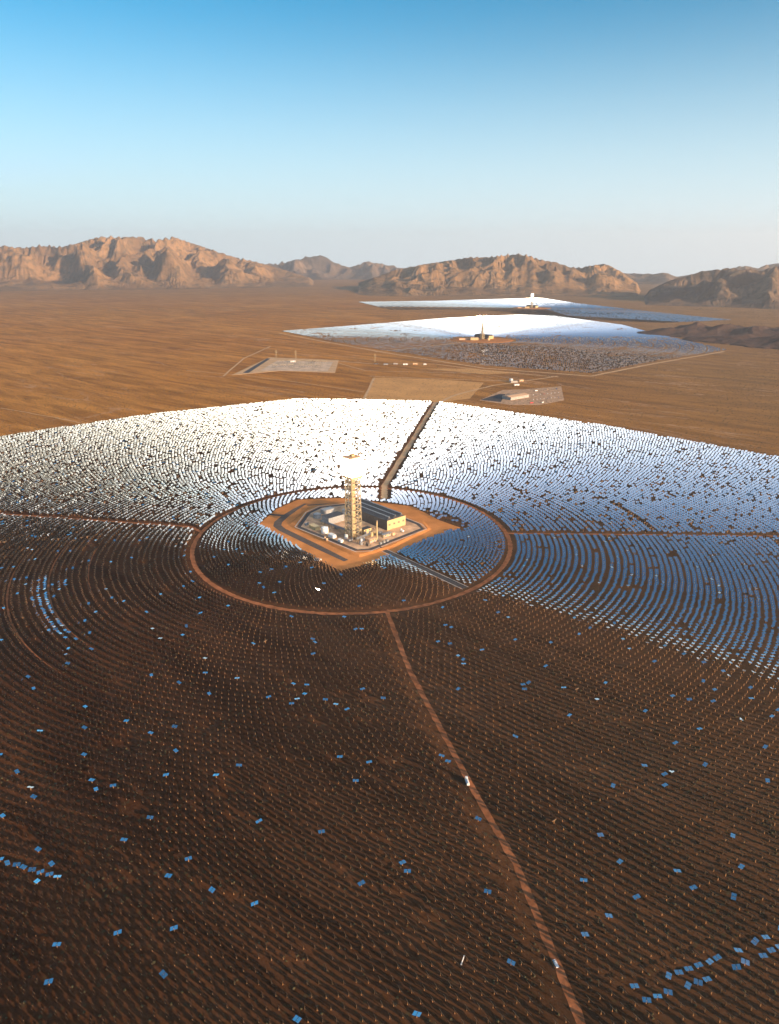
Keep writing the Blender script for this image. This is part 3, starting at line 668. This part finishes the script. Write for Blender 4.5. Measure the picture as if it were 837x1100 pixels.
Xb, Yb, Rb = layout((T3.x, T3.y), zn(170, 2400, 70, 5), F3, 13)
kp = np.hypot(Xb - T3.x, Yb - T3.y + 25) > 190; Xb, Yb = Xb[kp], Yb[kp]; Nb = normals(Xb, Yb, tuple(T3), jit=.004)
u = (Xb > T3.x + 100) & (Yb < T3.y + 900) & (rng.random(len(Xb)) < np.where(Yb < 6200, .9, .75)) & ((Xb - T3.x) * .9 + (Yb - T3.y) > -950); k = rng.normal(0, .03, (u.sum(), 3)); k += np.array([-.04, -.17, 1.0]); Nb[u] = k / np.linalg.norm(k, axis=1)[:, None]
parts.append(mass(Xb, Yb, Nb, tuple(T3), 'far'))
print('heliostats', len(X), len(Xa), len(Xb))
off = 0; VV = []; FF = []; MM = []
for v, f, m in parts: VV.append(v); FF.append(f + off); MM.append(m); off += len(v)
hm = mesh_np('heliostat_field', np.concatenate(VV), np.concatenate(FF), [M['mirror'], M['back'], M['post']], np.concatenate(MM))
ho = link('heliostats', hm); tag(ho, 'thousands of heliostat mirrors in rings around all three towers, beyond the nearest rows', 'heliostats', 'heliostats around the towers', 'stuff')

# the 300 that show largest, each a thing with parts
def prt(name, boxes, mats, mis=None):
    mb = MB()
    for b in boxes: mb.box(*b)
    me = bpy.data.meshes.new(name); me.from_pydata(mb.v, [], mb.f)
    for m in mats: me.materials.append(m)
    if len(mats) > 1:
        for i, p in enumerate(me.polygons): p.material_index = 1 if i % 6 == 1 else 0
    return me
MEp = [prt('mirror_panel', [(-2.58, -.17, -1.66, 1.66, .12, .2)], [M['back'], M['mirror']]), prt('mirror_panel', [(.17, 2.58, -1.66, 1.66, .12, .2)], [M['back'], M['mirror']])]
MEt = prt('torque_tube', [(-2.3, 2.3, -.12, .12, -.12, .115)], [M['post']]); MEy = prt('pylon', [(-.2, .2, -.2, .2, -HILOC, -.13)], [M['post']])
ids = np.where(near)[0]; A_, B_ = frames(N1, X, Y, (T1.x, T1.y))
for i in ids:
    e = link('heliostat', None, None, (X[i], Y[i], 0))
    if state[i] == 1:
        if sC[i]: lab = 'blue heliostat lying flat in the curved double row at lower right'
        elif sB[i]: lab = 'blue heliostat lying flat in the short curved row at lower left'
        else:
            side = 'left' if vx[i] < 279 else ('middle' if vx[i] < 558 else 'right')
            lab = 'single blue heliostat lying flat among dark ones, in the nearest rows, %s third' % side
    elif state[i] == 2: lab = 'heliostat parked steeply on edge among the nearest dark rows'
    else: lab = 'dark heliostat turned to the tower, in the nearest rows at the photo bottom'
    tag(e, lab, 'heliostat', 'heliostats around the towers')
    m = Matrix((A_[i], B_[i], N1[i])).transposed().to_4x4(); m.translation = (0, 0, HILOC)
    for me in (MEp[0], MEp[1], MEt):
        o = bpy.data.objects.new(me.name.split('.')[0], me); COL.objects.link(o); o.parent = e; o.matrix_local = m
    o = bpy.data.objects.new('pylon', MEy); COL.objects.link(o); o.parent = e; o.location = (0, 0, HILOC)

# ------------------------------------------------------------------ vehicles
def vehicle(name, label, cat, loc, rz, paint, L=5.2, W=2.0, H=1.9, kind='car', group=None):
    t = empty(name, loc, rz); tag(t, label, cat, group)
    b = MB()
    if kind == 'truck':
        b.box(-L / 2, L / 2, -W / 2, W / 2, .55, .9); b.box(L / 2 - 2.0, L / 2 + .1, -W / 2 + .03, W / 2 - .03, .95, H + .3, .12); b.build('body', paint, t)
        MB().lathe([(W * .46, -L / 2 + .1), (W * .46, L / 2 - 2.3)], 14).build('water_tank', M['white'], t)
        k = t.children[-1]; k.rotation_euler = (0, R(90), 0); k.location = (0, 0, 1.0 + W * .46)
        MB().box(L / 2 - .35, L / 2 + .14, -W / 2 + .2, W / 2 - .2, H * .75, H * .75 + .7, .05).build('windscreen', M['glass'], t)
    else:
        b.box(-L / 2, L / 2, -W / 2, W / 2, .4, 1.05, .06)
        if kind == 'van': b.box(-L / 2 + .1, L / 2 - .9, -W / 2 + .05, W / 2 - .05, 1.04, H + .3, .1)
        else: b.box(-L / 2 + (1.9 if kind == 'pickup' else .5), L / 2 - 1.3, -W / 2 + .15, W / 2 - .15, 1.04, H, .3)
        b.build('body', paint, t); MB().box(L / 2 - 1.5, L / 2 - 1.15, -W / 2 + .25, W / 2 - .25, 1.1, H - .15, .05).build('windscreen', M['glass'], t)
    for x in (-L / 2 + 1, L / 2 - 1):
        for y in (-W / 2 + .1, W / 2 - .1): 
            o = MB().lathe([(.42, -.13), (.42, .13)], 12).build('wheel', M['rubber'], t, (x, y, .42)); o.rotation_euler = (R(90), 0, 0)
    return t
g = G(502, 841); vehicle('washing_truck', 'white truck standing on the dirt road halfway down the field', 'truck', (g[0], g[1], .1), R(98), M['white'], 8.5, 2.5, 3.4, 'truck')
g = G(597, 1036); vehicle('pickup_truck', 'white pickup on the dirt road near the bottom edge, dark windows', 'pickup', (g[0], g[1], .1), R(105), M['white'], 5.6, 2.1, 2.0, 'pickup')
# slim white mast lit by the sun
g = G(495.5, 1036); t = empty('weather_mast', (g[0], g[1], 0)); t.rotation_euler = (0, R(12), 0); tag(t, 'slim pale leaning mast among the nearest dark mirrors', 'mast')
MB().lathe([(.42, 0), (.28, 7.5)], 10).build('pole', M['white'], t); MB().box(-.6, .6, -.6, .6, 0, .3).build('footing', M['conc'], t); MB().lathe([(.5, 7.5), (.5, 7.9)], 10).build('sensor_head', M['grey'], t)

# ------------------------------------------------------------------ admin site
site = [G(515, 430), G(540, 419), G(567, 418), G(603, 415), G(606, 430), G(580, 435), G(548, 435)]
mb = MB(); mb.poly(site, -.5, .2); tag(mb.build('parking_area', M['gravel']), kind='structure')
c = [G(539, 430), G(563, 425)]; d = Vector(c[1]) - Vector(c[0])
shed('office_building', 'long low office building with tan roof beside the parked cars', 'building', 88, 40, 9, M['conc'], M['tanroof'], ((c[0][0] + c[1][0]) / 2 + 8, (c[0][1] + c[1][1]) / 2, .2), R(38), ridge=2.5, windows=9)
mb = MB(); mb.poly([G(516, 429.5), G(537, 423), G(543, 423.5), G(538, 432)], .1, .28); tag(mb.build('office_shadow_patch', M['asphalt']), kind='structure')  # shadow left of the office put down as a dark patch
cols = [('white', 'white'), ('red', 'red'), ('blue', 'bluep'), ('grey', 'grey'), ('black', 'rubber'), ('tan', 'tanroof')]
spots = []
for r_, (pa, pb) in enumerate((((573, 429.5), (600, 427)), ((573, 424.5), (600, 422)))):
    for k in range(8):
        f = k / 7; spots.append((r_, k, pa[0] + (pb[0] - pa[0]) * f, pa[1] + (pb[1] - pa[1]) * f))
ordn = ['first', 'second', 'third', 'fourth', 'fifth', 'sixth', 'seventh', 'eighth']
for (r_, k, px, py) in spots:
    g = G(px, py, .2); kd = random.choice(['car', 'van', 'pickup', 'van']); cn, cm = ('white', 'white') if random.random() < .55 else random.choice(cols)
    nm = {'car': 'parked_car', 'van': 'parked_van', 'pickup': 'parked_pickup'}[kd]
    vehicle(nm, '%s %s, %s from the left in the %s parking row by the office' % (cn, {'car': 'car', 'van': 'van', 'pickup': 'pickup'}[kd], ordn[k], 'front' if r_ == 0 else 'back'), {'car': 'car', 'van': 'van', 'pickup': 'pickup'}[kd], (g[0], g[1], .22), R(80) + random.uniform(-.1, .1), M[cm], 5.6, 2.2, 2.0, kd, 'vehicles parked beside the office')
for k, (px, py, m_, cn) in enumerate(((571, 433, 'red', 'red'), (576, 420, 'white', 'white'), (583, 432.5, 'white', 'white'), (588, 418.5, 'tanroof', 'tan'), (598, 418, 'bluep', 'blue'))):
    g = G(px, py, .2); t = empty('shipping_container', (g[0], g[1], .22), R(20 + 17 * k))
    tag(t, ['red container at the front edge of the parking area', 'white container behind the back parking row, nearest the office', 'white container in front of the front parking row', 'tan container at the far edge of the parking area', 'blue container in the far right corner of the parking area'][k], 'container')
    b = MB().box(-6, 6, -1.25, 1.25, 0, 2.7)
    for j in range(20): b.box(-5.7 + j * .58, -5.5 + j * .58, -1.31, -1.25, .2, 2.5)
    b.build('body', M[m_], t); MB().box(6.01, 6.08, -1.1, 1.1, .1, 2.6).build('door', M['grey'], t)
# cluster behind the office
for k, (px, py, L, W, H, m1, lab) in enumerate(((552, 411, 26, 10, 7, 'conc', 'grey shed in the small cluster behind the office'), (555, 414, 18, 8, 5, 'white', 'white cabin nearest the office in the small cluster behind it'), (560, 409.5, 16, 8, 6, 'tanroof', 'tan shed at the far side of the small cluster behind the office'))):
    g = G(px, py); shed('small_building', lab, 'building', L, W, H, M[m1], M[m1], (g[0], g[1], 0), R(10), doors=1)
g = G(549, 409.5); tank('white round water tank left of the small sheds behind the office', g[0], g[1], 7, 9, M['white'], 0)

# ------------------------------------------------------------------ substation
SUB = [G(249, 403), G(289, 384), G(364, 387), G(360, 400.5), G(300, 398.5), G(262, 402)]
mb = MB(); mb.poly(SUB, -.5, .5); tag(mb.build('substation_pad', M['trackpale']), kind='structure')
SUBI = [G(280, 398), G(298, 387.5), G(358, 389), G(352, 399)]
mb = MB(); mb.poly(SUBI, .4, .6); tag(mb.build('gravel_yard', mat('pale_gravel', (.62, .46, .32), 1, var=.2, vscale=.03, bump=.8, bscale=.3, spec=.1)), kind='structure')
mb = MB(); mb.poly([G(261, 400.5), G(287, 385), G(290.5, 385.3), G(267, 400.8)], .4, .62); tag(mb.build('drainage_basin', M['asphalt']), kind='structure')
n = 0
for row, (ya, yb) in enumerate(((390.5, 391), (394.5, 395))):
    for k in range(6):
        px = (296 if row else 303) + k * 8.5 + (3 if k > 2 else 0); g = G(px, ya, .6)
        t = empty('switch_gantry', (g[0], g[1], .6), R(5)); tag(t, '%s steel gantry from the left in the %s row of the substation' % (ordn[k], 'near' if row else 'far'), 'gantry', 'gantries in the substation')
        f = MB()
        for x in (-11, 0, 11):
            f.bar((x - .8, 0, 0), (x, 0, 12), .45); f.bar((x + .8, 0, 0), (x, 0, 12), .45)
        f.build('leg', M['steeldark'], t); MB().box(-12, 12, -.6, .6, 12.05, 13).build('beam', M['steel'], t)
        q = MB()
        for x in (-8, -4, 4, 8): q.lathe([(.25, 0), (.25, 3), (.6, 3), (.6, 5.5)], 8, x, -5)
        q.build('insulator', M['grey'], t)
g = G(315, 388.8, .6); shed('control_house', 'white control house at the far side of the substation', 'building', 22, 12, 6, M['white'], M['white'], (g[0], g[1], .6), 0.1)
g = G(337, 389.5, .6); shed('control_house', 'small dark control house right of the white one in the substation', 'building', 14, 9, 6, M['steeldark'], M['dark'], (g[0], g[1], .6), 0.1)
# pylons
for k, (px, py, lab) in enumerate(((297, 384.5, 'tall slim power pylon behind the left corner of the substation'), (318, 385, 'tall slim power pylon behind the middle of the substation'), (403, 389, 'power pylon at the left end of the equipment strip'))):
    g = G(px, py); t = empty('power_pylon', (g[0], g[1], 0), R(15)); tag(t, lab, 'pylon')
    f = MB()
    for sx_ in (-1, 1):
        for sy_ in (-1, 1): f.bar((sx_ * 3.2, sy_ * 3.2, 0), (sx_ * .5, sy_ * .5, 36), .28)
    for z in range(0, 36, 6):
        a = 3.2 - 2.7 * z / 36; b = 3.2 - 2.7 * (z + 6) / 36
        for s1 in (-1, 1): f.bar((-a, s1 * a, z), (b, s1 * b, z + 6), .15); f.bar((s1 * a, a, z), (s1 * b, -b, z + 6), .15)
    f.build('mast', M['steel'], t)
    for z, wd in ((25, 7), (30, 6), (35, 4.5)): MB().box(-wd, wd, -.3, .3, z, z + .6).build('crossarm', M['steel'], t)
# equipment strip left of the cleared ground
for k in range(6):
    px = 404 + k * 10.5; g = G(px, 391.3 + (k % 2) * .5); m_ = ['dark', 'grey', 'conc', 'white', 'tanroof', 'white'][k]; cn = ['dark', 'grey', 'concrete grey', 'white', 'tan', 'small white'][k]
    shed('field_shed', '%s shed, %s from the left in the strip beyond the cleared ground' % (cn, ordn[k]), 'shed', 20 if k < 5 else 12, 9, 5, M[m_], M[m_], (g[0], g[1], 0), R(3), 'sheds in the equipment strip', doors=1)

# ------------------------------------------------------------------ scrub
ns = 60000
sx = rng.uniform(-1600, 1600, ns); sy = rng.uniform(150, 3000, ns)
kp = (np.abs(sx) < sy * .62 + 260) & ~in_poly(sx, sy, APRON)
for p, wd in ROADS.values(): kp &= dist_line(sx, sy, p) > wd / 2
kp &= np.abs(np.hypot((sx - T1.x) / .95, sy - T1.y) - RING) > 7
sx, sy = sx[kp], sy[kp]; s = rng.uniform(.35, 1.3, len(sx)); hgt = s * rng.uniform(.6, 1.1, len(sx)); ph = rng.random(len(sx)) * 6.28
SV = []; 
for j in range(5): SV.append(np.stack([sx + s * rng.uniform(.6, 1.1, len(sx)) * np.cos(ph + j * 1.2566), sy + s * rng.uniform(.6, 1.1, len(sx)) * np.sin(ph + j * 1.2566), np.full(len(sx), -.05)], -1))
for j in range(5): SV.append(np.stack([sx + s * rng.uniform(.5, 1.0, len(sx)) * np.cos(ph + .6 + j * 1.2566), sy + s * rng.uniform(.5, 1.0, len(sx)) * np.sin(ph + .6 + j * 1.2566), hgt * rng.uniform(.4, .8, len(sx))], -1))
SV.append(np.stack([sx, sy, hgt], -1)); SV = np.stack(SV, 1).reshape(-1, 3)
ft = []
for j in range(5): k2 = (j + 1) % 5; ft += [(j, k2, 5 + j), (k2, 5 + k2, 5 + j), (5 + j, 5 + k2, 10)]
FF = (np.array(ft)[None] + (np.arange(len(sx)) * 11)[:, None, None]).reshape(-1, 3)
nf = 90000; fy = np.sqrt(rng.uniform(1500 ** 2, 7200 ** 2, nf)); fx = rng.uniform(-1, 1, nf) * (fy * .6 + 200)
dn = fbm(fx / 260, fy / 260, 4); kp = ~in_poly(fx, fy, F1) & ~in_poly(fx, fy, F2) & ~in_poly(fx, fy, F3) & (dn > rng.uniform(-.7, .5, nf)) & ~in_poly(fx, fy, SUB) & ~in_poly(fx, fy, site) & ~in_poly(fx, fy, [G(391, 430), G(402, 405.5), G(470, 407.5), G(520, 411), G(505, 428), G(470, 432.5)])
fx, fy = fx[kp], fy[kp]; s = rng.uniform(.8, 2.0, len(fx)) * (1 + np.clip((fy - 3000) / 5000, 0, 1) * .6); ph = rng.random(len(fx)) * 6.28
FV = np.stack([np.stack([fx + s * rng.uniform(.7, 1.2, len(fx)) * np.cos(ph + j * 1.5708), fy + s * np.sin(ph + j * 1.5708), np.full(len(fx), -.05)], -1) for j in range(4)] + [np.stack([fx + rng.normal(0, .3, len(fx)), fy, s * rng.uniform(.8, 1.2, len(fx))], -1)], 1).reshape(-1, 3)
F5 = (np.array([(0, 1, 4), (1, 2, 4), (2, 3, 4), (3, 0, 4)])[None] + (np.arange(len(fx)) * 5)[:, None, None]).reshape(-1, 3) + len(SV)
SV = np.concatenate([SV, FV]); FF = np.concatenate([FF, F5])
tag(link('desert_scrub', mesh_np('desert_scrub', SV, FF, M['shrub'])), 'low dark desert bushes scattered over the brown ground', 'scrub', None, 'stuff')

# ------------------------------------------------------------------ haze
hb = MB().box(-27000, 27000, -21000, 29000, -1750, 1400).build('haze', mat('haze', (.5, .5, .5)))
me = hb.data; m = bpy.data.materials.new('haze_air'); m.use_nodes = True; n = m.node_tree.nodes; n.remove(n['Principled BSDF'])
v = n.new('ShaderNodeVolumePrincipled'); v.inputs['Color'].default_value = (.93, .95, 1, 1); v.inputs['Density'].default_value = 3.0e-5; v.inputs['Anisotropy'].default_value = .3
m.node_tree.links.new(v.outputs[0], n['Material Output'].inputs['Volume']); me.materials.clear(); me.materials.append(m)
tag(hb, 'thin pale air haze over the whole desert', 'haze', None, 'stuff')
